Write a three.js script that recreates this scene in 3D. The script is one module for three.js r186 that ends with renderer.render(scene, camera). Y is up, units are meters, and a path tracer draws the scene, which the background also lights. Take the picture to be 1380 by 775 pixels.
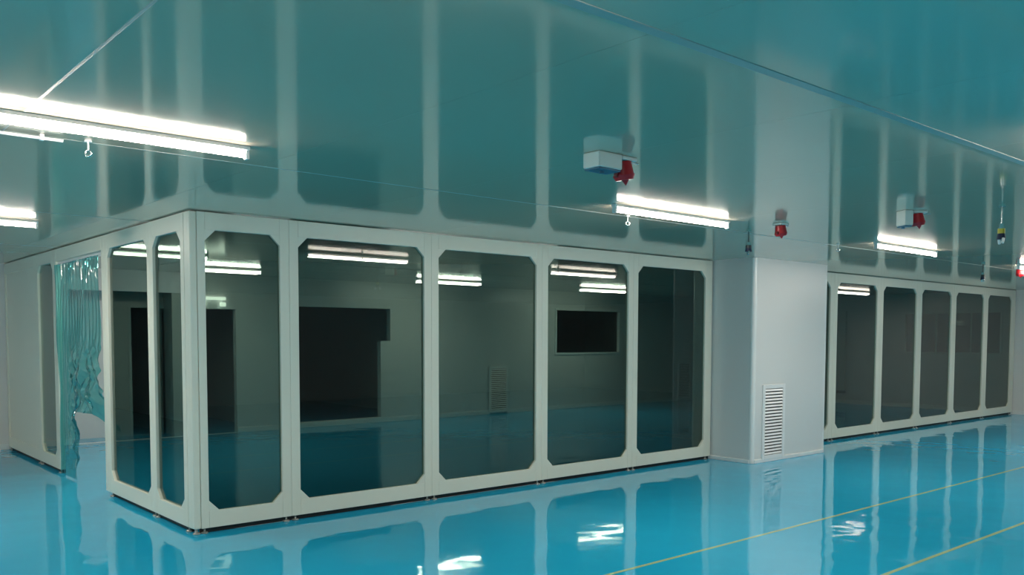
import * as THREE from 'three';
import { RoundedBoxGeometry } from 'three/addons/geometries/RoundedBoxGeometry.js';
import { mergeGeometries } from 'three/addons/utils/BufferGeometryUtils.js';
import { RectAreaLightUniformsLib } from 'three/addons/lights/RectAreaLightUniformsLib.js';
import { ImprovedNoise } from 'three/addons/math/ImprovedNoise.js';

// World: origin at the near floor corner of the large booth, +x along its long glass front, -z towards the back wall.
const scene = new THREE.Scene();
scene.background = new THREE.Color(0x000000);
RectAreaLightUniformsLib.init();

// ---------- camera (photograph = upper 775 rows of a 1380 x 1035 frame) ----------
const camera = new THREE.PerspectiveCamera(2 * Math.atan(517.5 / 1168.66) * 180 / Math.PI, 1380 / 1035, 0.05, 80);
camera.setViewOffset(1380, 1035, 0, 0, 1380, 775);
camera.position.set(-2.676, 1.663, 7.147);
{
  const yaw = 0.71246, pitch = -0.05437;
  camera.lookAt(camera.position.x + Math.sin(yaw) * Math.cos(pitch), camera.position.y + Math.sin(pitch), camera.position.z - Math.cos(yaw) * Math.cos(pitch));
  camera.rotateZ(0.0024);
}
const renderer = new THREE.WebGLRenderer({ antialias: true });
renderer.toneMapping = THREE.LinearToneMapping;
renderer.toneMappingExposure = 1.0;
renderer.shadowMap.enabled = true;

// ---------- lamp light ----------
const LAMP_COLOR = new THREE.Color().setRGB(1.14, 1.0, 0.86);
const LAMP_INTENSITY = 165;     // two area lights along each tube, tilted to either side
const TUBE_GLOW = 30;           // what the eye sees of the tube
const H = 2.7;                  // ceiling height

// ---------- helpers ----------
let seed = 7;
const rnd = () => { seed = (seed * 1664525 + 1013904223) % 4294967296; return seed / 4294967296; };
const noise = new ImprovedNoise();
const taken = {};
function numbered(name) { const n = taken[name] = (taken[name] ?? -1) + 1; return n ? `${name}_${String(n).padStart(3, '0')}` : name; }
function shade(o) { o.castShadow = o.receiveShadow = true; return o; }
function mesh(name, geometry, material, parent, [x, y, z] = [0, 0, 0]) {
  const m = shade(new THREE.Mesh(geometry, material)); m.name = name; m.position.set(x, y, z); parent.add(m); return m;
}
function thing(name, label, category, [x, y, z], group) {
  const g = new THREE.Group(); g.name = numbered(name); g.position.set(x, y, z); g.userData = { label, category };
  if (group) g.userData.group = group;
  scene.add(g); return g;
}
function struct(name, geometry, material, pos, label, category) {
  const m = mesh(name, geometry, material, scene, pos); m.userData = { kind: 'structure', label, category }; return m;
}
const B = (w, h, d) => new THREE.BoxGeometry(w, h, d);
const cache = {};
const RB = (w, h, d, r = 0.004) => cache[[w, h, d, r].map((v) => v.toFixed(4))] ??= new RoundedBoxGeometry(w, h, d, 1, r);
const at = (g, x, y, z) => g.translate(x, y, z);
const cyl = (r0, r1, h, n = 20) => new THREE.CylinderGeometry(r0, r1, h, n);
function spanBox(x0, x1, y0, y1, z0, z1) { return at(B(x1 - x0, y1 - y0, z1 - z0), (x0 + x1) / 2, (y0 + y1) / 2, (z0 + z1) / 2); }

// ---------- materials ----------
const std = (r, g, b, roughness, extra = {}) => new THREE.MeshPhysicalMaterial({ color: new THREE.Color().setRGB(r, g, b), roughness, ...extra });
function noiseTexture(size, octaves, repeat, contrast = 1) {           // tileable value, grey
  const d = new Float32Array(size * size * 4);
  const wrap = (x, y, f, o) => {                                       // tileable by blending four shifted samples
    const u = x / size, v = y / size;
    const s = (a, b) => noise.noise(a * f + o * 13.7, b * f + o * 7.3, o * 3.1 + 0.5);
    return s(u, v) * (1 - u) * (1 - v) + s(u - 1, v) * u * (1 - v) + s(u, v - 1) * (1 - u) * v + s(u - 1, v - 1) * u * v;
  };
  for (let y = 0; y < size; y++) for (let x = 0; x < size; x++) {
    let t = 0;
    octaves.forEach(([f, a], o) => { t += a * wrap(x, y, f, o + 1); });
    const v = 0.5 + 0.5 * contrast * t, k = (y * size + x) * 4;
    d[k] = d[k + 1] = d[k + 2] = v; d[k + 3] = 1;
  }
  const t = new THREE.DataTexture(d, size, size, THREE.RGBAFormat, THREE.FloatType); t.wrapS = t.wrapT = THREE.RepeatWrapping; t.magFilter = THREE.LinearFilter;
  t.minFilter = THREE.LinearFilter; t.repeat.set(repeat, repeat); t.needsUpdate = true; return t;
}
const epoxyWaves = noiseTexture(512, [[8, 1.0], [17, 0.5], [34, 0.18]], 1 / 5);
const M = {
  floor: std(0.016, 0.44, 0.72, 0.05, { bumpMap: epoxyWaves, bumpScale: 0.006 }),
  ceiling: std(0.62, 0.55, 0.43, 0.09),
  ceilingSlab: std(0.30, 0.32, 0.32, 0.6),
  seam: std(0.42, 0.45, 0.42, 0.3),
  wall: std(0.72, 0.74, 0.74, 0.35),
  trim: std(0.82, 0.86, 0.86, 0.22),
  frame: std(0.78, 0.80, 0.70, 0.4),
  glass: std(0.385, 0.475, 0.44, 0.0, { transmission: 1, thickness: 0, ior: 1.52 }),
  foot: std(0.42, 0.43, 0.40, 0.35, { metalness: 0.6 }),
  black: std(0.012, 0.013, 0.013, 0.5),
  lampWhite: std(0.85, 0.87, 0.87, 0.35),
  tube: std(0.9, 0.9, 0.9, 0.4, { emissive: LAMP_COLOR, emissiveIntensity: TUBE_GLOW }),
  signLamp: std(0.9, 0.9, 0.9, 0.4, { emissive: LAMP_COLOR, emissiveIntensity: 3 }),
  grille: std(0.83, 0.85, 0.86, 0.35),
  box: std(0.74, 0.80, 0.76, 0.4),
  boxBase: std(0.05, 0.16, 0.24, 0.4),
  red: std(0.50, 0.012, 0.02, 0.35),
  redDark: std(0.16, 0.006, 0.012, 0.4),
  yellowLine: std(0.42, 0.56, 0.30, 0.12, { bumpMap: epoxyWaves, bumpScale: 0.006 }),
  yellow: std(0.55, 0.45, 0.04, 0.4),
  navy: std(0.015, 0.02, 0.06, 0.4),
  cord: std(0.05, 0.06, 0.06, 0.5),
  chrome: std(0.75, 0.78, 0.78, 0.2, { metalness: 1 }),
  film: std(0.17, 0.60, 0.61, 0.06, { transmission: 0.93, thickness: 0, ior: 1.6, side: THREE.DoubleSide }),
  pane: std(0.55, 0.60, 0.58, 0.0, { transmission: 1, thickness: 0, ior: 1.52 }),
};

// ================= the room =================
const X0 = -6.5, X1 = 17.95, Z0 = -7.2, Z1 = 13;
{
  const g = B(X1 - X0 + 9.2, 0.15, Z1 - Z0 + 8.6);
  const p = g.attributes.position, uv = g.attributes.uv;
  for (let i = 0; i < p.count; i++) uv.setXY(i, p.getX(i), p.getZ(i));
  const floor = struct('floor', g, M.floor, [(X0 + X1) / 2 + 4.4, -0.075, (Z0 + Z1) / 2 - 4.1], 'glossy blue epoxy floor with thin yellow lines', 'floor');
  for (const z of [3.055, 4.312]) {
    const l = B(X1 - X0 - 0.1, 0.0016, 0.032), q = l.attributes.position, w = l.attributes.uv;
    for (let i = 0; i < q.count; i++) w.setXY(i, q.getX(i), q.getZ(i) + z);
    const line = mesh('floor_line', l, M.yellowLine, floor);
    line.position.set((X0 + X1) / 2 - floor.position.x, 0.075 + 0.0006, z - floor.position.z);
    line.userData.label = 'thin pale yellow marking line';
  }
}
{
  const ceiling = struct('ceiling', B(X1 - X0 + 9.2, 0.1, Z1 - Z0 + 8.6), M.ceilingSlab, [(X0 + X1) / 2 + 4.4, H + 0.07, (Z0 + Z1) / 2 - 4.1], 'glossy pale panel ceiling mirroring the booths', 'ceiling');
  const cx = ceiling.position.x, cy = ceiling.position.y, cz = ceiling.position.z;
  const xs = [X0], zs = [Z0];
  for (let x = -1.72 - 1.38 * 3; x < X1; x += 1.38) xs.push(x);
  for (let z = 5.185 - 3.1 * 3; z < Z1; z += 3.1) zs.push(z);
  xs.push(X1); zs.push(Z1);
  for (let i = 0; i + 1 < xs.length; i++) for (let j = 0; j + 1 < zs.length; j++) {
    const w = xs[i + 1] - xs[i] - 0.0016, d = zs[j + 1] - zs[j] - 0.003;
    const key = 'panel' + w.toFixed(3) + d.toFixed(3);
    mesh('ceiling_panel', cache[key] ??= B(w, 0.02, d), M.ceiling, ceiling, [(xs[i] + xs[i + 1]) / 2 - cx, H + 0.01 - cy, (zs[j] + zs[j + 1]) / 2 - cz]);
  }
  for (let i = 1; i + 1 < xs.length; i++) if (Math.abs(xs[i] + 1.72) < 0.01) mesh('seam_trim', cache.sx ??= RB(0.012, 0.004, Z1 - Z0 - 0.02, 0.0018), M.seam, ceiling, [xs[i] - cx, H - cy, (Z0 + Z1) / 2 - cz]);
  for (let j = 1; j + 1 < zs.length; j++) {
    const wide = Math.abs(zs[j] - 5.185) < 0.01;
    mesh('seam_trim', wide ? RB(X1 - X0 - 0.02, 0.006, 0.05, 0.0025) : cache.sz ??= RB(X1 - X0 - 0.02, 0.004, 0.014, 0.0018), M.seam, ceiling, [(X0 + X1) / 2 - cx, H - cy, zs[j] - cz]);
  }
}
// back wall with openings
const wallShape = (x0, x1, holes) => {
  const s = new THREE.Shape([[x0, 0], [x1, 0], [x1, H], [x0, H]].map((q) => new THREE.Vector2(...q)));
  for (const h of holes) s.holes.push(new THREE.Path(h.map((q) => new THREE.Vector2(...q))));
  return new THREE.ExtrudeGeometry(s, { depth: 0.12, bevelEnabled: false });
};
{
  const e = 0.001;
  struct('wall_back', wallShape(X0, X1, [
    [[-3.2, e], [-1.15, e], [-1.15, 2.365], [-3.2, 2.365]],  // unseen opening, added so the side glass mirrors something dark
    [[0.85, e], [2.39, e], [2.39, 2.365], [0.85, 2.365]],
    [[2.72, e], [3.47, e], [3.47, 2.12], [2.72, 2.12]],
    [[4.5, 0.10], [6.363, 0.10], [6.363, 1.575], [6.586, 1.575], [6.586, 2.20], [4.5, 2.20]],
    [[11.0, 1.25], [13.2, 1.25], [13.2, 2.32], [11.0, 2.32]],
  ]), M.wall, [0, 0, Z0 - 0.12], 'pale panel wall behind the booths with dark openings', 'wall');
  // alcove behind the first opening, with a black doorway
  const rs = new THREE.Shape([[0.5, 0], [2.75, 0], [2.75, H], [0.5, H]].map((q) => new THREE.Vector2(...q)));
  rs.holes.push(new THREE.Path([[1.96, e], [2.5, e], [2.5, 2.13], [1.96, 2.13]].map((q) => new THREE.Vector2(...q))));
  struct('wall_alcove', mergeGeometries([at(new THREE.ExtrudeGeometry(rs, { depth: 0.1, bevelEnabled: false }), 0, 0, -8.0), spanBox(0.70, 0.85, 0, H, -7.9, -7.32).toNonIndexed()]), M.wall, [0, 0, 0], 'grey alcove wall with a black doorway behind the booth', 'wall');
  const fr = [spanBox(1.91, 1.96, 0, 2.18, -7.93, -7.885), spanBox(1.96, 2.5, 2.13, 2.18, -7.93, -7.885)];
  struct('trim_1', mergeGeometries(fr), M.trim, [0, 0, 0], 'pale door casing around the black alcove doorway', 'trim');
  // unlit rooms behind the openings
  struct('wall_storeroom', mergeGeometries([spanBox(X0, X1, 0, H, -15.1, -15.0), spanBox(2.5, 2.6, 0, H, -15.0, -7.32), spanBox(4.2, 4.3, 0, H, -15.0, -7.32), spanBox(8, 8.1, 0, H, -15.0, -7.32), spanBox(10.6, 10.7, 0, H, -15.0, -7.32), spanBox(13.6, 13.7, 0, H, -15.0, -7.32), spanBox(-0.4, -0.3, 0, H, -15.0, -7.32), spanBox(-3.5, -3.4, 0, H, -15.0, -7.32)]), M.wall, [0, 0, 0], 'dark unlit rooms seen through the openings', 'wall');
  struct('wall_left', B(0.12, H, Z1 - Z0), M.wall, [X0 - 0.06, H / 2, (Z0 + Z1) / 2], 'plain pale panel wall beside the viewer', 'wall');
  struct('wall_front', B(X1 - X0, H, 0.12), M.wall, [(X0 + X1) / 2, H / 2, Z1 + 0.06], 'plain pale panel wall behind the viewer', 'wall');
  // right wall with window
  const rw = new THREE.Shape([[-Z1, 0], [-Z0, 0], [-Z0, H], [-Z1, H]].map((q) => new THREE.Vector2(...q)));
  rw.holes.push(new THREE.Path([[0.25, 1.28], [2.44, 1.28], [2.44, 2.27], [0.25, 2.27]].map((q) => new THREE.Vector2(...q))));
  const rg = new THREE.ExtrudeGeometry(rw, { depth: 0.12, bevelEnabled: false }); rg.rotateY(Math.PI / 2);
  struct('wall_right', rg, M.wall, [X1, 0, 0], 'pale end wall with a dark window', 'wall');
  struct('wall_office', mergeGeometries([spanBox(24.4, 24.5, 0, H, -5, 2.5), spanBox(18.07, 24.4, 0, H, -5.1, -5), spanBox(18.07, 24.4, 0, H, 2.5, 2.6)]), M.wall, [0, 0, 0], 'dark unlit office behind the end window', 'wall');
  // baseboards
  const bbx = [[X0, -3.2], [-1.15, 0.85], [2.39, 2.72], [3.47, X1]];
  struct('baseboard_back', mergeGeometries(bbx.map(([a, b]) => at(RB(b - a, 0.09, 0.016, 0.004).clone(), (a + b) / 2, 0.045, Z0 + 0.008))), M.trim, [0, 0, 0], 'low white cove along the back wall', 'baseboard');
  struct('baseboard_right', RB(0.016, 0.09, Z1 - Z0 - 0.04, 0.004), M.trim, [X1 - 0.008, 0.045, (Z0 + Z1) / 2], 'low white cove along the end wall', 'baseboard');
}
function windowUnit(name, w, h, mullions, label) {                     // local: x along, y up, z out; frame around the hole
  const g = new THREE.Group(); g.name = name; g.userData = { kind: 'structure', label, category: 'window' }; scene.add(g);
  const f = 0.05;
  for (const s of [-1, 1]) {
    mesh('window_frame', RB(w + 2 * f, f, 0.16, 0.006), M.trim, g, [0, s * (h + f) / 2, 0]);
    mesh('window_frame', RB(f, h, 0.16, 0.006), M.trim, g, [s * (w + f) / 2, 0, 0]);
  }
  const xs = [-w / 2, ...mullions, w / 2];
  for (const m of mullions) mesh('mullion', RB(0.03, h, 0.05, 0.004), M.trim, g, [m, 0, 0]);
  for (let i = 0; i + 1 < xs.length; i++) mesh('pane', B(xs[i + 1] - xs[i] - 0.001, h, 0.006), M.pane, g, [(xs[i] + xs[i + 1]) / 2, 0, 0]);
  return g;
}
windowUnit('window_1', 2.1, 0.97, [], 'wide dark window in the back wall').position.set(12.1, 1.785, Z0 - 0.055);
{ const w = windowUnit('window_2', 2.09, 0.89, [-0.35, 0.42], 'dark three-pane window in the end wall'); w.rotation.y = -Math.PI / 2; w.position.set(X1 + 0.055, 1.775, -1.345); }

// shaft between the booths
{
  const x0 = 7.1, x1 = 8.93, z0 = -0.35, z1 = 0.65;
  const c = 0.046, f = 0.004, core = new THREE.Shape([[x0 + f, z0 + c], [x0 + c, z0 + f], [x1 - c, z0 + f], [x1 - f, z0 + c], [x1 - f, z1 - c], [x1 - c, z1 - f], [x0 + c, z1 - f], [x0 + f, z1 - c]].map(([x, z]) => new THREE.Vector2(x, -z)));
  const s = struct('wall_shaft', new THREE.ExtrudeGeometry(core, { depth: H, bevelEnabled: false }).rotateX(-Math.PI / 2), M.wall, [0, 0, 0], 'pale boxed shaft with a slatted grille between the two glass booths', 'wall');
  for (const [x, z] of [[x0, z0], [x0, z1], [x1, z0], [x1, z1]])
    mesh('corner_trim', cache.ct ??= cyl(0.045, 0.045, H - 0.004, 24), M.trim, s, [x + (x === x0 ? 0.045 : -0.045), H / 2, z + (z === z0 ? 0.045 : -0.045)]);
  for (const [w, d, x, z] of [[x1 - x0 - 0.09, 0.02, (x0 + x1) / 2, z1], [0.02, z1 - z0 - 0.09, x0, (z0 + z1) / 2]])
    mesh('skirting', RB(w, 0.05, d, 0.006), M.trim, s, [x, 0.025, z]);
  mesh('joint_strip', RB(0.012, H - 0.06, 0.006, 0.002), M.trim, s, [x1 - 0.2, H / 2 + 0.02, z1 - 0.009]);
}

// ================= glass booths =================
const TOP = 2.69, BOT = 0.045, GT = 2.545, GB = 0.187, D = 0.056;
const footGeo = (() => {
  const p = [[0, 0], [0.03, 0], [0.032, 0.006], [0.026, 0.013], [0.011, 0.016], [0.009, 0.02], [0.009, 0.047], [0, 0.047]].map((q) => new THREE.Vector2(...q));
  return new THREE.LatheGeometry(p, 16);
})();
const gussetGeo = (() => {
  const c = 0.088, s = new THREE.Shape([[0, 0], [c, 0], [0, c]].map((q) => new THREE.Vector2(...q)));
  return new THREE.ExtrudeGeometry(s, { depth: D - 0.006, bevelEnabled: true, bevelSize: 0.0015, bevelThickness: 0.0015, bevelSegments: 1 }).translate(0, 0, -(D - 0.006) / 2);
})();
// one bay of a booth wall. side: false = along +x at z = -D/2, true = along -z at x = D/2
function bay(booth, side, u0, u1, l, r, { glazed = true, sill = true, feet = true } = {}) {
  const put = (name, g, m, u, y, t = 0) => {
    const o = mesh(name, g, m, booth, side ? [D / 2 + t, y, -u] : [u, y, -D / 2 - t]);
    if (side) o.rotation.y = Math.PI / 2;
    return o;
  };
  const gap = 0.0005, h = TOP - BOT;
  const stiles = [];
  if (l) stiles.push(put('stile', RB(l - 2 * gap, h, D), M.frame, u0 + l / 2, (TOP + BOT) / 2));
  if (r) stiles.push(put('stile', RB(r - 2 * gap, h, D), M.frame, u1 - r / 2, (TOP + BOT) / 2));
  const a = u0 + l, b = u1 - r, mid = (a + b) / 2, w = b - a;
  put('top_rail', RB(w + 2 * gap, TOP - GT, D), M.frame, mid, (TOP + GT) / 2);
  if (sill) put('gap_shade_strip', B(u1 - u0, BOT - 0.004, 0.02), M.black, (u0 + u1) / 2, (BOT + 0.004) / 2, 0.016);  // black strip stands in for the shade in the floor gap
  if (sill) put('bottom_rail', RB(w + 2 * gap, GB - BOT, D), M.frame, mid, (GB + BOT) / 2);
  if (glazed) {
    put('glass_pane', cache['pane' + w.toFixed(3)] ??= B(w + 0.004, GT - GB + 0.004, 0.006), M.glass, mid, (GT + GB) / 2);
    for (const [u, y, rot, f] of [[a, GB, 0], [b, GB, Math.PI / 2], [b, GT, Math.PI], [a, GT, -Math.PI / 2]]) {
      const o = put('gusset', gussetGeo, M.frame, u, y);
      o.rotation.set(0, side ? Math.PI / 2 : 0, rot, 'YXZ');
    }
  } else if (sill) put('blank_panel', RB(w + 0.004, GT - GB + 0.004, 0.04), M.frame, mid, (GT + GB) / 2, 0.006);
  if (feet) for (const st of stiles) mesh('levelling_foot', footGeo, M.foot, st, [0, -(TOP + BOT) / 2, 0]);
}
{
  const booth = thing('glass_booth', 'long cream-framed glass booth with a sheeted doorway, left of the shaft', 'booth', [0, 0, 0]);
  const cp = mesh('corner_post', RB(0.06, TOP - BOT, 0.06, 0.012), M.frame, booth, [0.03, (TOP + BOT) / 2, -0.03]);
  mesh('levelling_foot', footGeo, M.foot, cp, [0, -(TOP + BOT) / 2, 0]);
  const edges = [0.0615, 0.883, 2.427, 3.943, 5.475, 7.078];
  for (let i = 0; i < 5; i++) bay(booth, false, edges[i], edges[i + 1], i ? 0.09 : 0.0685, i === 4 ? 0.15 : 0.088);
  // side towards the open floor: two glazed bays, the doorway, a glazed bay and a blank bay up to the back wall
  const strip = mesh('cover_strip', RB(0.075, TOP - BOT, 0.05, 0.004), M.frame, booth, [0.029, (TOP + BOT) / 2, -0.0995]); strip.rotation.y = Math.PI / 2;
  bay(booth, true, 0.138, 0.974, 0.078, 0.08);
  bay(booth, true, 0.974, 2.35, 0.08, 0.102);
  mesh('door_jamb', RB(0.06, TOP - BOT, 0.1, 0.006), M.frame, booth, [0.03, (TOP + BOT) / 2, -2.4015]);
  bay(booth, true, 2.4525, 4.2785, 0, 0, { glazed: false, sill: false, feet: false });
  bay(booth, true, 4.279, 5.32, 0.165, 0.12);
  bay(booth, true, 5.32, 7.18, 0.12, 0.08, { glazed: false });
}
{
  const booth = thing('glass_booth', 'far cream-framed glass booth between the shaft and the end wall', 'booth', [0, 0, 0]);
  const edges = [8.945, 10.29, 11.83, 13.31, 14.79, 16.345, 17.93];
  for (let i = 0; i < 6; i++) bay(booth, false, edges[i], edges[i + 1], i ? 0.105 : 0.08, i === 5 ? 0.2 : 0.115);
}

// ================= plastic sheet in the doorway =================
{
  const g = thing('plastic_sheet', 'crumpled clear teal plastic sheet hanging in the booth doorway', 'sheet', [0.02, 0.02, -3.4]);
  const NU = 90, NV = 150, pos = [], idx = [];
  const sm = (a, b, t) => { t = Math.max(0, Math.min(1, (t - a) / (b - a))); return t * t * (3 - 2 * t); };
  for (let j = 0; j <= NV; j++) for (let i = 0; i <= NU; i++) {
    const u = i / NU, v = j / NV;
    const low = 0.02 + 0.80 * sm(0.40, 0.56, u) - 0.18 * sm(0.8, 1, u);
    const y = 2.50 + (low - 2.50) * v;
    const crumple = sm(1.75, 1.25, y) * sm(0.15, 0.45, u) * (0.35 + 0.65 * sm(0.0, 0.4, y));
    const f1 = 1 - 2 * Math.abs(noise.noise(u * 7 + 3, y * 4.5, 1.3)), f2 = 1 - 2 * Math.abs(noise.noise(u * 15, y * 10 + 5, 4.1));
    let x = 0.012 * Math.sin(u * 95 + Math.sin(y * 2) * 1.5) * (0.4 + 0.6 * sm(1.4, 2.5, y)) + 0.02 * noise.noise(u * 5, y * 1.5, 8);
    x += crumple * (-0.06 + 0.055 * f1 + 0.016 * f2) - 0.03;
    let z = -4.24 + 1.76 * u;
    z += crumple * (0.05 * noise.noise(u * 9, y * 6, 2.2) + 0.10 * (0.62 - u));
    x += 0.20 * sm(0.8, 1.0, u) * sm(1.15, 0.75, y);                   // loose tail blown inwards
    z += 0.02 * sm(0.8, 1.0, u) * sm(1.15, 0.75, y);
    pos.push(x, y - 0.02, z + 3.4);
  }
  for (let j = 0; j < NV; j++) for (let i = 0; i < NU; i++) { const k = j * (NU + 1) + i; idx.push(k, k + NU + 1, k + 1, k + 1, k + NU + 1, k + NU + 2); }
  const s = new THREE.BufferGeometry(); s.setAttribute('position', new THREE.Float32BufferAttribute(pos, 3)); s.setIndex(idx); s.computeVertexNormals();
  mesh('film', s, M.film, g);
  mesh('hem_bar', RB(0.02, 0.04, 1.80, 0.004), M.grille, g, [0.008, 2.495, 0.035]);
}

// ================= return-air grilles =================
function grille(x, z, label) {
  const g = thing('return_grille', label, 'grille', [x, 0.035, z], 'return air grilles');
  const w = 0.53, h = 1.0, f = 0.055;
  for (const s of [-1, 1]) {
    mesh('frame_bar', RB(f, h, 0.018, 0.004), M.grille, g, [s * (w - f) / 2, h / 2, 0.009]);
    mesh('frame_bar', RB(w - 2 * f, f, 0.018, 0.004), M.grille, g, [0, s > 0 ? h - f / 2 : f / 2, 0.009]);
  }
  mesh('backing', B(w - 2 * f + 0.01, h - 2 * f + 0.01, 0.003), M.black, g, [0, h / 2, 0.0025]);
  const n = 21, pitch = (h - 2 * f) / n;
  for (let i = 0; i < n; i++) {
    const s = mesh('louvre', cache.louvre ??= RB(w - 2 * f - 0.002, 0.027, 0.003, 0.001), M.grille, g, [0, f + (i + 0.5) * pitch, 0.011]);
    s.rotation.x = -0.4;
  }
}
grille(7.578, 0.647, 'tall white slatted grille low on the boxed shaft');
grille(9.32, Z0 + 0.017, 'tall white slatted grille low on the back wall near the dark shutter opening');
grille(15.7, Z0 + 0.017, 'tall white slatted grille low on the back wall beyond the wide window');

// ================= ceiling lamps =================
const tubeGeo = (len) => cache['tube' + len] ??= cyl(0.015, 0.015, len - 0.06, 16).rotateZ(Math.PI / 2);
function lamp(x, z, label, len = 1.5, group) {
  const g = thing('tube_lamp', label, 'ceiling lamp', [x, H, z], group);
  mesh('housing', RB(len, 0.022, 0.05, 0.004), M.lampWhite, g, [0, -0.011, 0]);
  for (const s of [-1, 1]) mesh('tube_socket', RB(0.022, 0.055, 0.036, 0.004), M.lampWhite, g, [s * (len / 2 - 0.012), -0.042, 0]);
  mesh('tube', tubeGeo(len), M.tube, g, [0, -0.047, 0]);
  for (const s of [-1, 1]) {
    const light = new THREE.RectAreaLight(LAMP_COLOR, LAMP_INTENSITY, len - 0.06, 0.03);
    light.name = 'tube_light'; light.rotation.x = -Math.PI / 2 - s * 0.42; light.position.set(0, -0.063, s * -0.013); g.add(light);
  }
  return g;
}
lamp(-1.37, 2.55, 'fluorescent tube lamp above the near booth corner, close to the hook');
lamp(3.13, 2.50, 'fluorescent tube lamp on the ceiling between the junction box and the long booth');
lamp(7.25, 2.55, 'fluorescent tube lamp on the ceiling in front of the shaft');
lamp(11.52, 2.50, 'fluorescent tube lamp on the ceiling in front of the far booth');
lamp(15.7, 2.50, 'fluorescent tube lamp beside the end wall, mirrored in the far booth');
lamp(-1.5, -1.65, 'fluorescent tube lamp outside the sheeted doorway of the long booth');
lamp(1.1, -3.9, 'short fluorescent tube lamp inside the long booth beside the doorway', 1.2);
lamp(2.68, -5.75, 'fluorescent tube lamp in front of the narrow dark opening and emergency light', 1.2);
lamp(6.95, -5.75, 'fluorescent tube lamp in front of the stepped dark shutter opening');
lamp(11.1, -5.75, 'fluorescent tube lamp in front of the wide back-wall window');
for (const x of [-1.6, 2.68, 6.95, 11.1]) lamp(x, 5.75, 'added unseen tube lamp over the open floor facing the booths', x === 2.68 ? 1.2 : 1.5, 'added lamps over the open floor');  // added out of view to light the booth fronts
for (const z of [2.5, -1.65, -5.75]) lamp(-5.4, z, 'added unseen tube lamp along the plain wall beside the viewer', 1.5, 'added lamps along the plain wall');  // added out of view to brighten the left part of the back wall

// ================= things on the ceiling =================
function socketBox(x, z, label, { box = true, scale = 1, turn = 0, width = 0.19, height = 0.088 } = {}) {
  const g = thing('power_socket', label, 'socket', [x, H, z]); g.rotation.y = turn; g.scale.setScalar(scale);
  if (box) {
    const b = mesh('junction_box', RB(width, height, 0.13, 0.008), M.box, g, [0.095 - width / 2, -height / 2, 0]);
    mesh('box_base', RB(width - 0.014, 0.012, 0.116, 0.004), M.boxBase, b, [0, -height / 2 - 0.005, 0]);
    mesh('cable_gland', cyl(0.012, 0.014, 0.02, 10), M.boxBase, b, [-0.02, -height / 2 - 0.016, 0.01]);
  }
  mesh('mounting_plate', RB(0.13, 0.022, 0.11, 0.006), M.box, g, [0.17, -0.011, 0]);
  const s = mesh('socket_body', at(cyl(0.05, 0.06, 0.075, 12), 0, -0.0375, 0), M.red, g, [0.165, -0.022, 0]);
  s.rotation.z = 0.18;
  mesh('socket_lid', at(cyl(0.066, 0.052, 0.03, 10), 0, -0.09, 0), M.red, s);
  mesh('lid_hinge', RB(0.04, 0.03, 0.02, 0.004), M.redDark, s, [-0.055, -0.07, 0]);
  mesh('lid_tab', at(new THREE.ConeGeometry(0.024, 0.034, 8).rotateX(Math.PI), 0, -0.12, 0), M.red, s, [0.008, 0, 0]);
  mesh('latch_arm', RB(0.075, 0.012, 0.018, 0.003), M.chrome, g, [0.25, -0.02, 0.01]);
}
socketBox(0.97, 3.71, 'white junction box with a large red industrial socket near the wide ceiling seam');
socketBox(4.39, 3.80, 'small white junction box with red socket above the tube lamp facing the shaft', { scale: 0.95, width: 0.08, height: 0.13, turn: -0.55 });
socketBox(4.22, 2.72, 'bare red socket hanging from the ceiling before the shaft, without box', { box: false, scale: 0.9 });
socketBox(11.2, 2.32, 'red socket at the end of the lamp before the far booth', { box: false });

{
  const c = thing('cable_conduit', 'thin pale conduit on the ceiling beside the near tube lamp', 'conduit', [-2.2, H, 2.13]);
  mesh('pipe', cyl(0.008, 0.008, 1.5, 12).rotateZ(Math.PI / 2), M.lampWhite, c, [0, -0.02, 0]);
  for (const x of [-0.5, 0.1, 0.65]) mesh('saddle_clip', RB(0.02, 0.032, 0.03, 0.003), M.lampWhite, c, [x, -0.016, 0]);
}
function pendant(x, z, drop, label, banded) {
  const g = thing('hanging_plug', label, 'plug', [x, H, z]);
  mesh('ceiling_cup', cyl(0.022, 0.028, 0.02, 12), M.chrome, g, [0, -0.01, 0]);
  mesh('cord', cyl(0.006, 0.006, drop * 0.45, 8), banded ? M.chrome : M.cord, g, [0, -0.02 - drop * 0.225, 0]);
  const y = -0.02 - drop * 0.45;
  mesh('sleeve', cyl(0.016, 0.022, drop * 0.14, 12), M.chrome, g, [0, y - drop * 0.07, 0]);
  mesh('band', cyl(0.027, 0.027, drop * 0.13, 12), banded ? M.yellow : M.cord, g, [0, y - drop * 0.2, 0]);
  mesh('plug_body', cyl(0.026, 0.034, drop * 0.16, 12), M.navy, g, [0, y - drop * 0.34, 0]);
  for (const s of [-1, 1]) {
    const p = mesh('prong', RB(0.018, drop * 0.16, 0.018, 0.005), banded ? M.lampWhite : M.chrome, g, [s * 0.028, y - drop * 0.46, -s * 0.024]);
    p.rotation.z = s * 0.35;
  }
}
pendant(4.64, 4.49, 0.29, 'hanging plug with yellow band and two white prongs', true);
pendant(10.2, 2.25, 0.24, 'dark hanging plug before the far end of the far booth', false);
pendant(4.57, 2.25, 0.22, 'dark hanging plug beside the shaft', false);

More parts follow.
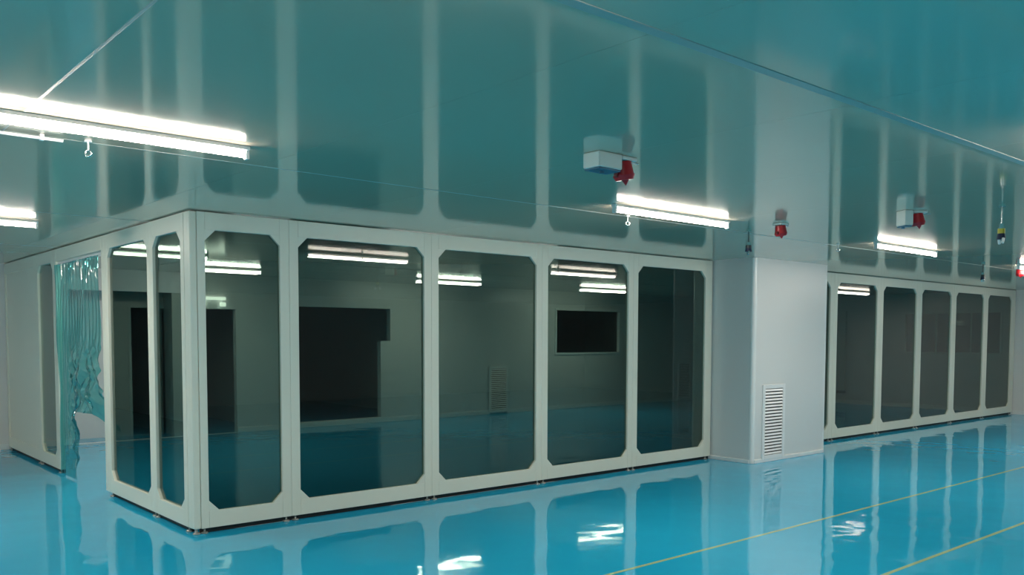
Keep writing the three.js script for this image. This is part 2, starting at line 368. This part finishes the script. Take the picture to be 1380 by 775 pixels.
function hook(x, z, label) {
  const g = thing('ceiling_hook', label, 'hook', [x, H, z], 'small white hooks along the ceiling seam');
  mesh('rose', cyl(0.018, 0.02, 0.01, 12), M.lampWhite, g, [0, -0.005, 0]);
  mesh('shank', cyl(0.005, 0.005, 0.045, 8), M.lampWhite, g, [0, -0.03, 0]);
  mesh('ring', new THREE.TorusGeometry(0.016, 0.005, 8, 18), M.chrome, g, [0, -0.068, 0]).rotation.y = -0.7;
}
hook(-1.33, 2.14, 'small white hook on the ceiling seam beside the near tube lamp');
hook(2.95, 2.14, 'small white hook on the ceiling seam behind the lamp near the junction box');
hook(6.35, 2.2, 'small white hook on the ceiling seam behind the lamp facing the shaft');

// ================= small things on the back wall =================
{
  const g = thing('emergency_light', 'white twin-head emergency light above the narrow dark opening', 'light', [3.06, 2.15, Z0 + 0.001]);
  mesh('light_bar', RB(0.44, 0.05, 0.06, 0.008), M.signLamp, g, [0, 0.145, 0.03]);
  const l = new THREE.RectAreaLight(LAMP_COLOR, 3, 0.42, 0.045); l.name = 'bar_light'; l.rotation.y = Math.PI; l.position.set(0, 0.145, 0.064); g.add(l);
  for (const s of [-1, 1]) {
    mesh('neck', cyl(0.012, 0.012, 0.05, 10), M.lampWhite, g, [s * 0.17, 0.1, 0.03]);
    mesh('lamp_head', RB(0.09, 0.07, 0.07, 0.015), M.signLamp, g, [s * 0.17, 0.045, 0.04]);
  }
  const w = thing('light_switch', 'small white switch plate in the alcove', 'switch', [1.58, 1.42, -7.9]);
  mesh('plate', RB(0.09, 0.14, 0.012, 0.004), M.lampWhite, w, [0, 0.07, 0.006]);
  mesh('rocker', RB(0.04, 0.06, 0.01, 0.003), M.lampWhite, w, [0, 0.07, 0.014]);
  const d = thing('wall_duct', 'pale vertical cable duct on the end wall inside the far booth', 'duct', [X1 - 0.001, 0.26, -3.97]);
  mesh('cover', RB(0.07, 2.0, 0.2, 0.006), M.box, d, [-0.035, 1.07, 0]);
  mesh('end_cap', RB(0.075, 0.07, 0.21, 0.006), M.black, d, [-0.0375, 0.035, 0]);
}

renderer.render(scene, camera);
